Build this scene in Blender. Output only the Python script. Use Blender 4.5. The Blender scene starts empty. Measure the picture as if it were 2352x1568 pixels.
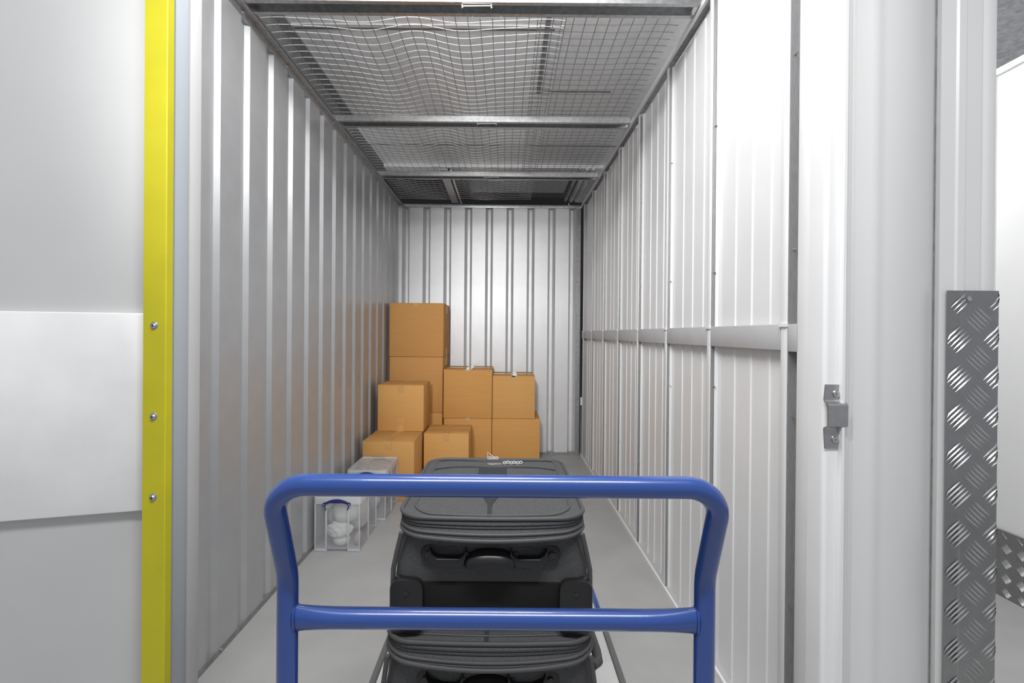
import bpy, bmesh, math, random
from mathutils import Vector, Matrix
random.seed(7)
PI = math.pi
S = bpy.context.scene
C = S.collection

# ------------------------------------------------------------------ camera
def w2c(p, r, y):
    B = Matrix(((1, 0, 0), (0, 0, -1), (0, 1, 0)))
    Ry = Matrix(((math.cos(y), 0, -math.sin(y)), (0, 1, 0), (math.sin(y), 0, math.cos(y))))
    Rp = Matrix(((1, 0, 0), (0, math.cos(p), -math.sin(p)), (0, math.sin(p), math.cos(p))))
    Rr = Matrix(((math.cos(r), -math.sin(r), 0), (math.sin(r), math.cos(r), 0), (0, 0, 1)))
    return Matrix(((1, 0, 0), (0, -1, 0), (0, 0, -1))) @ Rr @ Rp @ Ry @ B
cd = bpy.data.cameras.new('camera')
cam = bpy.data.objects.new('camera', cd)
C.objects.link(cam)
cd.sensor_width = 36.0
cd.lens = 1120.0 / 2352.0 * 36.0
cd.shift_x = 15.88 / 2352.0
cd.shift_y = -14.03 / 2352.0
cd.clip_start = 0.02
cam.matrix_world = Matrix.Translation((0, 0, 1.1597)) @ w2c(0.003185, 0.008178, 0.000978).transposed().to_4x4()
S.camera = cam

# ------------------------------------------------------------------ world, lamps, exposure
wd = bpy.data.worlds.new('world')
S.world = wd
wd.use_nodes = True
wd.node_tree.nodes['Background'].inputs[0].default_value = (0.93, 0.95, 1.0, 1)
wd.node_tree.nodes['Background'].inputs[1].default_value = 0.42

def lamp(name, kind, loc, target, energy, **kw):
    d = bpy.data.lights.new(name, kind)
    d.energy = energy
    for k, v in kw.items():
        setattr(d, k, v)
    o = bpy.data.objects.new(name, d)
    C.objects.link(o)
    o.location = loc
    o.rotation_euler = (Vector(target) - Vector(loc)).to_track_quat('-Z', 'Y').to_euler()
    return o
lamp('studio_lamp', 'SPOT', (-0.45, -1.6, 2.25), (0.12, 4.6, 1.10), 350,
     spot_size=math.radians(33), spot_blend=1.0, shadow_soft_size=0.10)
b1 = lamp('corridor_batten', 'AREA', (0.0, 0.12, 2.62), (0.0, 0.12, 0), 40, shape='RECTANGLE', size=1.5, size_y=0.07)
b3 = lamp('doorway_fill', 'AREA', (-0.10, 1.15, 2.58), (0.0, 2.7, 0.2), 21, shape='RECTANGLE', size=0.7, size_y=0.12)  # added unseen fill over the doorway, brightens the unit's floor and walls
b4 = lamp('ceiling_fill', 'AREA', (-0.10, 1.15, 2.50), (0.0, 2.9, 2.75), 7, shape='RECTANGLE', size=1.2, size_y=0.08)  # added unseen fill aimed upward to lift the foil ceiling
b2 = lamp('corridor_batten', 'AREA', (1.75, 2.5, 2.62), (1.9, 2.5, 0), 26, shape='RECTANGLE', size=0.1, size_y=1.4)

S.view_settings.view_transform = 'Standard'
S.view_settings.look = 'None'
S.view_settings.exposure = 0.17
S.view_settings.gamma = 1.0
S.view_settings.use_curve_mapping = False

# ------------------------------------------------------------------ materials
MATS = {}
def mat(name, col, rough=0.5, metal=0.0, noise=0.0, nscale=40.0, bump=0.0, bscale=200.0, spec=0.5,
        coat=0.0, stretch=None, col2=None, aniso=None):
    m = bpy.data.materials.new(name)
    m.use_nodes = True
    nt = m.node_tree
    b = nt.nodes['Principled BSDF']
    b.inputs['Base Color'].default_value = (*col, 1)
    b.inputs['Roughness'].default_value = rough
    b.inputs['Metallic'].default_value = metal
    b.inputs['Specular IOR Level'].default_value = spec
    b.inputs['Coat Weight'].default_value = coat
    b.inputs['Coat Roughness'].default_value = 0.08
    tc = nt.nodes.new('ShaderNodeTexCoord')
    vec = tc.outputs['Object']
    if stretch:
        mp = nt.nodes.new('ShaderNodeMapping')
        mp.inputs['Scale'].default_value = stretch
        nt.links.new(vec, mp.inputs[0])
        vec = mp.outputs[0]
    if noise > 0:
        n = nt.nodes.new('ShaderNodeTexNoise')
        n.inputs['Scale'].default_value = nscale
        n.inputs['Detail'].default_value = 5
        nt.links.new(vec, n.inputs['Vector'])
        r = nt.nodes.new('ShaderNodeValToRGB')
        lo = col2 if col2 else tuple(c * (1 - noise) for c in col)
        hi = col if col2 else tuple(min(1, c * (1 + noise)) for c in col)
        r.color_ramp.elements[0].position = 0.3
        r.color_ramp.elements[1].position = 0.7
        r.color_ramp.elements[0].color = (*lo, 1)
        r.color_ramp.elements[1].color = (*hi, 1)
        nt.links.new(n.outputs['Fac'], r.inputs[0])
        nt.links.new(r.outputs[0], b.inputs['Base Color'])
    if bump > 0:
        n2 = nt.nodes.new('ShaderNodeTexNoise')
        n2.inputs['Scale'].default_value = bscale
        n2.inputs['Detail'].default_value = 4
        nt.links.new(vec, n2.inputs['Vector'])
        bp = nt.nodes.new('ShaderNodeBump')
        bp.inputs['Strength'].default_value = bump
        bp.inputs['Distance'].default_value = 0.002
        nt.links.new(n2.outputs['Fac'], bp.inputs['Height'])
        nt.links.new(bp.outputs[0], b.inputs['Normal'])
    MATS[name] = m
    return m

mat('paint_white', (0.80, 0.80, 0.80), 0.32, 0.0, 0.02, 6, 0.03, 60)
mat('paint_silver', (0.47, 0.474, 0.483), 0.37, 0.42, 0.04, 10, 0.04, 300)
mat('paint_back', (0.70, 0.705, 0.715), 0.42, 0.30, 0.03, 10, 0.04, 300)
mat('paint_pier', (0.69, 0.69, 0.685), 0.30, 0.0, 0.01, 6)
mat('paint_door', (0.50, 0.50, 0.50), 0.45, 0.0, 0.02, 6)
mat('paint_kick', (0.72, 0.72, 0.72), 0.40, 0.0, 0.05, 9)
mat('paint_corridor', (0.80, 0.80, 0.80), 0.25, 0.0, 0.01, 6)
mat('rail_grey', (0.50, 0.50, 0.505), 0.42, 0.1, 0.04, 12)
mat('strip_grey', (0.30, 0.30, 0.305), 0.42, 0.4, 0.22, 30, stretch=(40, 40, 1.2))
mat('galvanised', (0.50, 0.505, 0.51), 0.38, 0.85, 0.18, 55, 0.06, 90)
mat('galvanised_dull', (0.30, 0.30, 0.305), 0.5, 0.6, 0.2, 40)
mat('wire', (0.26, 0.26, 0.26), 0.32, 0.8)
mat('wire_bright', (0.78, 0.78, 0.78), 0.3, 0.3)  # on the left mesh's cross wires the lamp glint is put into this paler colour
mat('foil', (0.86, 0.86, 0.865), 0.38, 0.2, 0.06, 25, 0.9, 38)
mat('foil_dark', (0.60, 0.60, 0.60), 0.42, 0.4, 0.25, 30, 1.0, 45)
mat('deck_sheet', (0.90, 0.90, 0.905), 0.35, 0.15, 0.05, 20, 0.2, 30)
mat('seam_tape', (0.78, 0.78, 0.785), 0.25, 0.3)
mat('seam_dark', (0.22, 0.22, 0.22), 0.5, 0.3)
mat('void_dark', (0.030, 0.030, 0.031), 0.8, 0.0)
mat('void_grey', (0.42, 0.42, 0.425), 0.6, 0.2, 0.15, 15)
mat('floor', (0.40, 0.40, 0.395), 0.55, 0.0, 0.06, 5, 0.10, 120)
mat('yellow', (0.50, 0.455, 0.010), 0.42, 0.0, 0.05, 10, 0.15, 500)
mat('jamb_blue', (0.40, 0.43, 0.47), 0.4)
mat('steel', (0.55, 0.55, 0.56), 0.25, 0.95)
mat('steel_blue', (0.32, 0.33, 0.42), 0.35, 0.8)
mat('latch_steel', (0.42, 0.42, 0.425), 0.36, 0.9, 0.06, 60)
mat('tread_plate', (0.31, 0.31, 0.313), 0.30, 0.9, 0.05, 40)
mat('tread_bar', (0.50, 0.50, 0.505), 0.20, 0.95)
mat('blue_paint', (0.018, 0.060, 0.255), 0.26, 0.0, 0.0, coat=0.5)
mat('trolley_grey', (0.15, 0.15, 0.153), 0.45, 0.2)
mat('deck_board', (0.60, 0.60, 0.59), 0.6, 0.0, 0.10, 14, 0.1, 150)
mat('rubber', (0.02, 0.02, 0.021), 0.6)
mat('fabric', (0.074, 0.0745, 0.076), 0.85, 0.0, 0.28, 420, 0.5, 600, spec=0.2)
mat('fabric_blue', (0.085, 0.095, 0.125), 0.85, 0.0, 0.2, 420, 0.4, 600, spec=0.2)
mat('fabric_dark', (0.035, 0.036, 0.04), 0.8, 0.0, 0.2, 300, spec=0.2)
mat('piping', (0.060, 0.060, 0.061), 0.6)
mat('black_plastic', (0.012, 0.012, 0.0125), 0.36, spec=0.45)
mat('black_panel', (0.008, 0.008, 0.008), 0.7, spec=0.25)
mat('bolt_black', (0.015, 0.015, 0.015), 0.3)
mat('card', (0.60, 0.305, 0.093), 0.72, 0.0, 0.025, 7, 0.08, 60, spec=0.25, stretch=(1, 1, 9))
mat('card_b', (0.57, 0.290, 0.093), 0.72, 0.0, 0.025, 7, 0.08, 60, spec=0.25, stretch=(1, 1, 9))
mat('card_c', (0.62, 0.330, 0.108), 0.72, 0.0, 0.025, 7, 0.08, 60, spec=0.25, stretch=(1, 1, 9))
mat('card_edge', (0.10, 0.055, 0.022), 0.9)
mat('tape_tan', (0.60, 0.33, 0.12), 0.30, 0.0, 0.10, 20, spec=0.35)
mat('tape_clear', (0.56, 0.50, 0.42), 0.15, 0.0, 0.2, 30, coat=0.5)
mat('handle_navy', (0.022, 0.026, 0.155), 0.35)
mat('cloth_white', (0.72, 0.71, 0.69), 0.8, 0.0, 0.08, 12)
mat('cloth_grey', (0.22, 0.22, 0.22), 0.8, 0.0, 0.1, 12)
mat('cloth_beige', (0.42, 0.33, 0.27), 0.8, 0.0, 0.1, 12)
mat('cloth_pink', (0.70, 0.55, 0.50), 0.8, 0.0, 0.1, 12)
mat('ink_blue', (0.05, 0.09, 0.30), 0.5)

def clear_plastic(name, alpha, col, rough=0.15):
    m = bpy.data.materials.new(name)
    m.use_nodes = True
    nt = m.node_tree
    b = nt.nodes['Principled BSDF']
    b.inputs['Base Color'].default_value = (*col, 1)
    b.inputs['Roughness'].default_value = rough
    b.inputs['Alpha'].default_value = alpha
    n = nt.nodes.new('ShaderNodeTexNoise')
    n.inputs['Scale'].default_value = 14
    mr = nt.nodes.new('ShaderNodeMapRange')
    mr.inputs['To Min'].default_value = alpha * 0.75
    mr.inputs['To Max'].default_value = min(1, alpha * 1.25)
    nt.links.new(n.outputs['Fac'], mr.inputs['Value'])
    nt.links.new(mr.outputs[0], b.inputs['Alpha'])
    MATS[name] = m
clear_plastic('clear_wall', 0.20, (0.72, 0.74, 0.77))
clear_plastic('clear_rib', 0.58, (0.78, 0.80, 0.82), 0.2)
clear_plastic('clear_lid', 0.40, (0.74, 0.75, 0.78))

# ------------------------------------------------------------------ mesh helpers
class MB:
    def __init__(self):
        self.v = []; self.f = []; self.sm = []
    def face(self, idx, smooth=False):
        self.f.append(tuple(idx)); self.sm.append(smooth)
    def box(self, x0, x1, y0, y1, z0, z1):
        n = len(self.v)
        self.v += [(x, y, z) for z in (z0, z1) for y in (y0, y1) for x in (x0, x1)]
        for q in ((0, 2, 3, 1), (4, 5, 7, 6), (0, 1, 5, 4), (2, 6, 7, 3), (0, 4, 6, 2), (1, 3, 7, 5)):
            self.face([n + i for i in q])
        return self
    def ring_loft(self, rings, cap=True, smooth=True, closed=False):
        n0 = len(self.v); k = len(rings[0])
        for r in rings:
            self.v += [tuple(p) for p in r]
        m = len(rings)
        for i in range(m if closed else m - 1):
            a = n0 + i * k; b = n0 + ((i + 1) % m) * k
            for j in range(k):
                j2 = (j + 1) % k
                self.face((a + j, a + j2, b + j2, b + j), smooth)
        if cap and not closed:
            self.face([n0 + j for j in range(k)][::-1])
            self.face([n0 + (m - 1) * k + j for j in range(k)])
        return self
    def tube(self, path, r, seg=8, closed=False, ry=None, cap=True):
        P = [Vector(p) for p in path]; n = len(P)
        up = Vector((0, 0, 1)); prev = None; rings = []
        for i in range(n):
            if closed:
                t = (P[(i + 1) % n] - P[i - 1]).normalized()
            else:
                t = (P[min(i + 1, n - 1)] - P[max(i - 1, 0)]).normalized()
            if prev is None:
                a = up if abs(t.z) < 0.95 else Vector((0, 1, 0))
                s = t.cross(a).normalized()
            else:
                s = (prev - t * prev.dot(t)).normalized()
            prev = s
            u = s.cross(t).normalized()
            rr = r[i] if isinstance(r, (list, tuple)) else r
            r2 = rr if ry is None else (ry[i] if isinstance(ry, (list, tuple)) else ry)
            rings.append([P[i] + s * math.cos(2 * PI * j / seg) * rr + u * math.sin(2 * PI * j / seg) * r2 for j in range(seg)])
        return self.ring_loft(rings, cap, True, closed)
    def prism(self, pts, axis, a, b, smooth=False):
        """pts: closed 2D outline; extruded along axis from a to b. axis z: (x,y); axis y: (x,z); axis x: (y,z)"""
        def P(p, t):
            return {'z': (p[0], p[1], t), 'y': (p[0], t, p[1]), 'x': (t, p[0], p[1])}[axis]
        n = len(self.v); k = len(pts)
        self.v += [P(p, a) for p in pts] + [P(p, b) for p in pts]
        for j in range(k):
            j2 = (j + 1) % k
            self.face((n + j, n + j2, n + k + j2, n + k + j), smooth)
        self.face([n + j for j in range(k)][::-1])
        self.face([n + k + j for j in range(k)])
        return self
    def cyl(self, c, axis, r, h, seg=14, r2=None):
        c = Vector(c); ax = {'x': Vector((1, 0, 0)), 'y': Vector((0, 1, 0)), 'z': Vector((0, 0, 1))}[axis]
        e1 = Vector((0, 1, 0)) if axis == 'x' else Vector((1, 0, 0))
        e2 = ax.cross(e1)
        r2 = r if r2 is None else r2
        rings = [[c + ax * t + e1 * math.cos(2 * PI * j / seg) * q + e2 * math.sin(2 * PI * j / seg) * q for j in range(seg)]
                 for t, q in ((-h / 2, r), (h / 2, r2))]
        return self.ring_loft(rings)
    def sheet(self, pts, axis, a, b, th):
        """open 2D profile given a thickness th (offset along first coord for axis z) and extruded"""
        off = [(p[0] + th[0], p[1] + th[1]) for p in pts]
        return self.prism(list(pts) + off[::-1], axis, a, b)
    def mesh(self, name):
        me = bpy.data.meshes.new(name)
        me.from_pydata([tuple(v) for v in self.v], [], self.f)
        me.polygons.foreach_set('use_smooth', self.sm)
        bm = bmesh.new(); bm.from_mesh(me)
        bmesh.ops.recalc_face_normals(bm, faces=bm.faces)
        bm.to_mesh(me); bm.free()
        return me
    def build(self, name, m, parent=None, bevel=0.0, seg=2, sharp=None, loc=None):
        me = self.mesh(name)
        if bevel > 0:
            bm = bmesh.new(); bm.from_mesh(me)
            es = [e for e in bm.edges if len(e.link_faces) == 2 and e.calc_face_angle(0) > 0.6]
            bmesh.ops.bevel(bm, geom=es, offset=bevel, segments=seg, affect='EDGES', profile=0.5, clamp_overlap=True)
            for f in bm.faces:
                f.smooth = True
            bm.to_mesh(me); bm.free()
            me.set_sharp_from_angle(angle=math.radians(40))
        elif any(self.sm):
            me.set_sharp_from_angle(angle=math.radians(sharp or 50))
        me.materials.append(MATS[m])
        o = bpy.data.objects.new(name, me)
        C.objects.link(o)
        if parent:
            o.parent = parent
        if loc:
            o.location = loc
        return o

def tag(o, label, cat, group=None, kind=None):
    o['label'] = label; o['category'] = cat
    if group: o['group'] = group
    if kind: o['kind'] = kind
    return o
def empty(name, loc, label, cat, group=None, kind=None):
    o = bpy.data.objects.new(name, None)
    o.empty_display_size = 0.05
    C.objects.link(o); o.location = loc
    return tag(o, label, cat, group, kind)
def share(src, parent, loc):
    o = src.copy(); C.objects.link(o); o.parent = parent; o.location = loc
    return o

XL, XR, YB, H = -1.016, 0.734, 4.687, 2.398
YF = 1.115                      # front wall plane

# ------------------------------------------------------------------ floor
tag(MB().box(-3.2, 3.2, -3.0, 8.0, -0.05, 0.0).build('floor', 'floor'),
    'smooth mid grey painted floor running through the unit and corridor', 'floor', kind='structure')

# ------------------------------------------------------------------ left wall
wl = empty('wall_left', (XL, 3.0, 0), 'silver grey ribbed metal wall along the left of the unit', 'wall', kind='structure')
PIT = 0.1972
d = 0.017
prof = [(-d, -0.0465), (-d, -0.009), (-0.0, 0.004), (0.0, 0.136), (-d, 0.1507)]
prof_mb = MB().sheet(prof, 'z', 0.0, 2.37, (-0.002, 0))
first = None
k = -1
while True:
    y = 1.733 + PIT * k
    if y > YB - 0.06: break
    if first is None:
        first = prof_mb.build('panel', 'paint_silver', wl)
        first.location = (0, y - 3.0, 0)
    else:
        share(first, wl, (0, y - 3.0, 0))
    k += 1
bl = empty('baseboard_left', (XL, 3.0, 0), 'grey metal channel at the foot of the left wall', 'trim', kind='structure')
MB().box(-0.036, 0.003, 1.21 - 3, YB - 3, 0.0, 0.022).build('channel', 'galvanised_dull', bl)
rv = MB().cyl((0.006, 0, 0.017), 'x', 0.005, 0.007, 8).build('rivet', 'steel', bl, loc=(0, 1.75 - 3, 0))
for yy in (2.35, 2.95, 3.55, 4.15):
    share(rv, bl, (0, yy - 3, 0))
t1 = empty('trim_1', (XL, 3.0, H), 'riveted grey metal channel along the top of the left wall', 'trim', kind='structure')
MB().box(-0.036, 0.002, 1.0 - 3, YB - 3, -0.030, 0.0).build('channel', 'galvanised', t1)
MB().box(0.0, 0.030, 1.0 - 3, YB - 3, -0.003, 0.0).build('channel_lip', 'galvanised', t1)
rv = MB().cyl((0.004, 0, -0.012), 'x', 0.006, 0.006, 8).build('rivet', 'steel', t1, loc=(0, 1.80 - 3, 0))
for yy in (1.70, 1.88, 1.97, 2.26, 2.86, 3.10, 3.5, 3.85, 4.2):
    share(rv, t1, (0, yy - 3, 0))

# ------------------------------------------------------------------ back wall
wb = empty('wall_back', (0, YB, 0), 'pale ribbed metal wall at the far end of the unit', 'wall', kind='structure')
bp = [(-0.1643, 0.0), (-0.036, 0.0), (-0.0125, 0.060), (0.0125, 0.060), (0.036, 0.0)]
pm = MB().sheet(bp, 'z', 0.0, 2.37, (0, 0.002))
first = None
for i in range(9):
    x = -0.9565 + 0.2003 * i
    if first is None:
        first = pm.build('panel', 'paint_back', wb, loc=(x, 0, 0))
    else:
        share(first, wb, (x, 0, 0))
MB().box(0.682, 0.73, 0.0, 0.03, 0, 2.37).build('corner_strip', 'galvanised_dull', wb)
MB().box(0.724, 0.731, -0.02, 0.03, 0, 2.37).build('corner_gap', 'void_dark', wb)
t2 = empty('trim_2', (0, YB, H), 'grey metal channel along the top of the far wall', 'trim', kind='structure')
MB().box(XL, XR, -0.006, 0.035, -0.032, 0.0).build('channel', 'galvanised', t2, bevel=0.003)
MB().box(0.60, 0.612, -0.010, -0.005, -0.03, 0.02).build('tie', 'steel', t2)
bb = empty('baseboard_back', (0, YB, 0), 'grey metal channel at the foot of the far wall', 'trim', kind='structure')
MB().box(XL, XR, -0.006, 0.035, 0.0, 0.026).build('channel', 'galvanised_dull', bb)

# ------------------------------------------------------------------ right wall
wr = empty('wall_right', (XR, 3.0, 0), 'white metal panel wall with upright joints along the right of the unit', 'wall', kind='structure')
JOINTS = [1.270, 1.743, 2.212, 2.690, 3.165, 3.640, 4.118, 4.560]
pl = 0.440
pts = [(0.0, 0.0)]
prf = [(0.012, 0.0), (0.012, 0.006), (0.022, 0.018), (0.026, 0.05)]
for fr in (0.16, 0.40, 0.64):
    yy = fr * pl + 0.03
    prf += [(0.026, yy - 0.008), (0.0225, yy - 0.004), (0.0225, yy + 0.006), (0.026, yy + 0.010)]
prf += [(0.026, pl - 0.03), (0.022, pl - 0.012), (0.014, pl - 0.003), (0.014, pl)]
panel_mb = MB().sheet(prf, 'z', 0.0, 2.37, (0.002, 0))
flange_mb = MB().box(0.0, 0.028, 0.0, 0.027, 0.0, 2.375)
groove_mb = MB().box(-0.0008, 0.001, 0.012, 0.0145, 0.0, 2.375)
strip_mb = MB().box(0.003, 0.030, -0.004, 0.0, 0.0, 2.375)
scr = MB(); scr.tube([(0.014, -0.004, 0), (0.012, -0.020, -0.002)], [0.0035, 0.001], 6)
protos = {}
def put(key, mb, m, parent, loc, bevel=0.0, name=None):
    if key not in protos:
        protos[key] = mb.build(name or key, m, parent, bevel=bevel, loc=loc)
        return protos[key]
    return share(protos[key], parent, loc)
for i, y in enumerate(JOINTS):
    put('flange', flange_mb, 'paint_white', wr, (0, y - 3, 0), 0.003)
    put('joint_strip', strip_mb, 'strip_grey', wr, (0, y - 3, 0))
    if i < len(JOINTS) - 1:
        put('panel', panel_mb, 'paint_white', wr, (0, y + 0.027 - 3, 0))
    for z in (1.91, 1.41, 0.96, 0.46):
        put('screw', scr, 'steel', wr, (random.uniform(-.002, .004), y - 3, z + random.uniform(-.03, .03)))
MB().box(0.014, 0.028, 4.587 - 3, YB - 3, 0, 2.37).build('end_panel', 'paint_white', wr)
MB().box(0.030, 0.036, 1.1 - 3, YB - 3, 0, 2.37).build('backing', 'paint_white', wr)

rail = empty('bumper_rail', (XR, 3.0, 1.122), 'flat grey metal bumper rail between the upright joints of the white wall', 'rail')
for i, y in enumerate(JOINTS):
    y0 = y + 0.028
    y1 = (JOINTS[i + 1] - 0.001) if i < len(JOINTS) - 1 else YB - 0.03
    MB().box(0.001, 0.019, y0 - 3, y1 - 3, 0.0, 0.069).build('rail_segment', 'rail_grey', rail, bevel=0.0012)
MB().box(0.001, 0.019, 1.222 - 3, 1.2655 - 3, -0.002, 0.069).build('rail_segment', 'rail_grey', rail, bevel=0.0012)
for y in JOINTS:
    put('rail_clip', MB().box(-0.004, 0.004, -0.002, 0.030, 0.062, 0.071), 'paint_white', rail, (0, y - 3, 0))
br = empty('baseboard_right', (XR, 3.0, 0), 'grey ledge with a pale edge strip at the foot of the right wall', 'trim', kind='structure')
MB().box(0.003, 0.032, 1.22 - 3, YB - 3, 0.0, 0.020).build('ledge', 'rail_grey', br)
MB().box(-0.006, 0.003, 1.22 - 3, YB - 3, 0.0, 0.022).build('edge_strip', 'paint_white', br)
t3 = empty('trim_3', (XR, 3.0, H), 'pale metal angle along the top of the right wall', 'trim', kind='structure')
MB().box(-0.010, 0.0, 1.0 - 3, YB - 3, -0.016, 0.006).build('angle', 'paint_corridor', t3)
MB().box(0.0, 0.034, 1.0 - 3, YB - 3, -0.006, 0.002).build('angle_top', 'galvanised_dull', t3)

# ------------------------------------------------------------------ front wall, right side: jamb and pier
pr = empty('wall_pier', (0.732, YF, 0), 'white profiled metal pier beside the doorway on the right', 'wall', kind='structure')
HP = 2.75
# reveal facing the opening
MB().prism([(0.003, 0.112), (0.003, 0.062), (0.010, 0.060), (0.040, 0.060), (0.040, 0.112)], 'z', 0, HP).build('reveal', 'paint_white', pr, bevel=0.003)
def arc(cx, cy, r, a0, a1, n):
    return [(cx + r * math.cos(a0 + (a1 - a0) * i / n), cy + r * math.sin(a0 + (a1 - a0) * i / n)) for i in range(n + 1)]
o_ = arc(0.010, 0.010, 0.010, PI, 1.5 * PI, 5)
MB().prism([(0.0, 0.058)] + o_ + [(0.0350, 0.0), (0.0350, 0.058)], 'z', 0, HP, True).build('door_frame', 'paint_white', pr, sharp=40)
MB().prism([(0.0355, 0.0), (0.056, 0.0), (0.058, 0.002), (0.060, 0.006), (0.060, 0.058), (0.0355, 0.058)], 'z', 0, HP).build('frame_cover', 'paint_pier', pr)
# wide curved panel: flat, shallow rib, then rolling away to the right
cp = [(0.0605, 0.006), (0.066, 0.0065), (0.068, 0.001), (0.098, 0.0), (0.103, -0.0025), (0.120, -0.0025), (0.126, 0.0)]
for i in range(1, 15):
    a = i / 14 * math.radians(40)
    cp.append((0.126 + 0.275 * math.sin(a), 0.275 * (1 - math.cos(a))))
xe, ye = cp[-1]
MB().prism(cp + [(xe, 0.10), (0.0605, 0.10)], 'z', 0, HP, True).build('curved_panel', 'paint_pier', pr, sharp=60)
x0 = xe + 0.010
yb = ye - 0.006
print('pier end', xe, ye)
MB().box(xe - 0.002, x0 + 0.002, ye + 0.006, 0.10, 0, HP).build('groove', 'galvanised_dull', pr)
fp = [(x0, yb), (x0 + 0.036, yb), (x0 + 0.040, yb - 0.004), (x0 + 0.057, yb - 0.004), (x0 + 0.061, yb), (x0 + 0.0985, yb), (x0 + 0.0985, yb + 0.07), (x0, yb + 0.07)]
MB().prism(fp, 'z', 0, HP).build('flat_panel', 'paint_pier', pr)
x1 = x0 + 0.1345
MB().box(x0 + 0.0997, x1, yb - 0.0005, yb + 0.07, 0, HP).build('corner_panel', 'paint_pier', pr, bevel=0.004)
MB().box(x1 - 0.03, x1, yb + 0.07, 3.6, 0, 2.385).build('side_panel', 'paint_corridor', pr)

# tread plate guard
def tread_bars(mb, u0, u1, v0, v1, lat, off, w, hgt, length, flip=0):
    """five-bar tread relief in a local plane: u right, v up, relief along -n"""
    i = 0
    sets = []
    nu = int((u1 - u0) / (lat / 2)) + 3
    nv = int((v1 - v0) / (lat / 2)) + 3
    for a in range(-1, nu):
        for b in range(-1, nv):
            if (a + b) % 2: continue
            sets.append((u0 + off[0] + a * lat / 2, v0 + off[1] + b * lat / 2, (a + flip) % 2))
    for cu, cv, par in sets:
        sgn = 1 if par == 0 else -1
        dx, dy = math.cos(PI / 4 * sgn * 0.95), math.sin(PI / 4 * sgn * 0.95)
        px, py = -dy, dx
        for q in range(-2, 3):
            s = q * lat * 0.105
            L = length * 0.5
            bu, bv = cu + px * s, cv + py * s
            prof = [(-L, 0), (-L * .4, w), (L * .4, w), (L, 0), (L * .4, -w), (-L * .4, -w)]
            poly = [(bu + dx * t + px * n, bv + dy * t + py * n) for t, n in prof]
            rid = [(bu - dx * L * .45, bv - dy * L * .45), (bu + dx * L * .45, bv + dy * L * .45)]
            allp = poly + rid
            cu0, cu1 = min(p[0] for p in allp), max(p[0] for p in allp)
            if bu < u0 + 0.001 or bu > u1 + 0.010: continue
            if min(p[1] for p in allp) < v0 or max(p[1] for p in allp) > v1: continue
            cl = lambda p: (min(max(p[0], u0), u1), p[1])
            mb.append(([cl(p) for p in poly], [cl(p) for p in rid], hgt))
def bars_mesh(lst, tf):
    m = MB()
    for poly, rid, hgt in lst:
        n = len(m.v)
        m.v += [tf(p[0], p[1], 0) for p in poly] + [tf(p[0], p[1], hgt) for p in rid]
        for q in ((0, 1, 6), (1, 2, 7, 6), (2, 3, 7), (3, 4, 7), (4, 5, 6, 7), (5, 0, 6)):
            m.face([n + i for i in q], True)
    return m
gx0, gx1 = 0.732 + x0 + 0.014, 0.732 + x1 + 0.0015
gy = YF + yb - 0.0075
guard = empty('corner_guard', ((gx0 + gx1) / 2, gy, 0), 'tall tread plate corner guard screwed to the white pier', 'corner guard')
cx = (gx0 + gx1) / 2
W2 = (gx1 - gx0) / 2
fold = -W2 + 0.034
MB().prism([(-W2, 0.0), (fold - 0.002, 0.0012), (fold + 0.002, -0.0005), (W2, -0.001), (W2, 0.003), (-W2, 0.003)], 'z', 0, 1.272).build('plate', 'tread_plate', guard)
lst = []
tread_bars(lst, -W2, W2, 0.002, 1.270, 0.0935, (0.028, 0.0325), 0.0024, 0.0022, 0.056)
bars_mesh(lst, lambda u, v, h: (u, -0.0008 - h, v)).build('tread_relief', 'tread_bar', guard, sharp=80)['kind'] = 'stuff'
sc = MB().cyl((-W2 + 0.046, -0.004, 1.253), 'y', 0.0055, 0.006, 12).build('screw', 'steel', guard)

# latch keeper
latch = empty('latch_keeper', (0.753, YF, 0.977), 'small grey steel latch keeper bracket screwed to the white door frame', 'latch')
def strap(z0, z1, y, th, x0, x1):
    return (z0, z1)
lp = [(-0.0005, -0.073), (-0.0005, -0.028), (-0.003, -0.0245), (-0.0125, -0.021), (-0.015, -0.0175), (-0.015, 0.027), (-0.0125, 0.031), (-0.003, 0.0345), (-0.0005, 0.038), (-0.0005, 0.073)]
lt = MB()
th = 0.0032
lr = []
for i, (y, z) in enumerate(lp):
    hx = 0.0225 if 0 < i < len(lp) - 1 else 0.0195
    lr.append([(-hx, y, z), (hx, y, z), (hx, y - th, z), (-hx, y - th, z)])
lt.ring_loft(lr, True, False).build('bracket', 'latch_steel', latch)
sm = MB().cyl((0.002, -0.0055, 0), 'y', 0.0072, 0.004, 16, 0.0085)
s1 = sm.build('screw', 'steel', latch, loc=(0.002, 0, 0.052))
MB().cyl((0.002, -0.0078, 0), 'y', 0.0022, 0.002, 6).build('screw_socket', 'seam_dark', s1)
s2 = share(s1, latch, (0.0, 0, -0.052))
for ch in list(s1.children):
    share(ch, s2, (0, 0, 0))

# ------------------------------------------------------------------ front wall, left side: jamb, hinge post, open door
jl = empty('wall_jamb', (-0.755, YF, 0), 'pale grey metal door jamb behind the yellow strip', 'wall', kind='structure')
MB().box(-0.12, 0.0, 0.0, 0.048, 0, HP).build('inner_strip', 'jamb_blue', jl, bevel=0.004)
MB().box(-0.12, 0.002, 0.049, 0.094, 0, HP).build('outer_strip', 'paint_door', jl, bevel=0.004)
MB().box(-1.2, -0.121, 0.02, 0.094, 0, HP).build('wall_panel', 'paint_door', jl)

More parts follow.
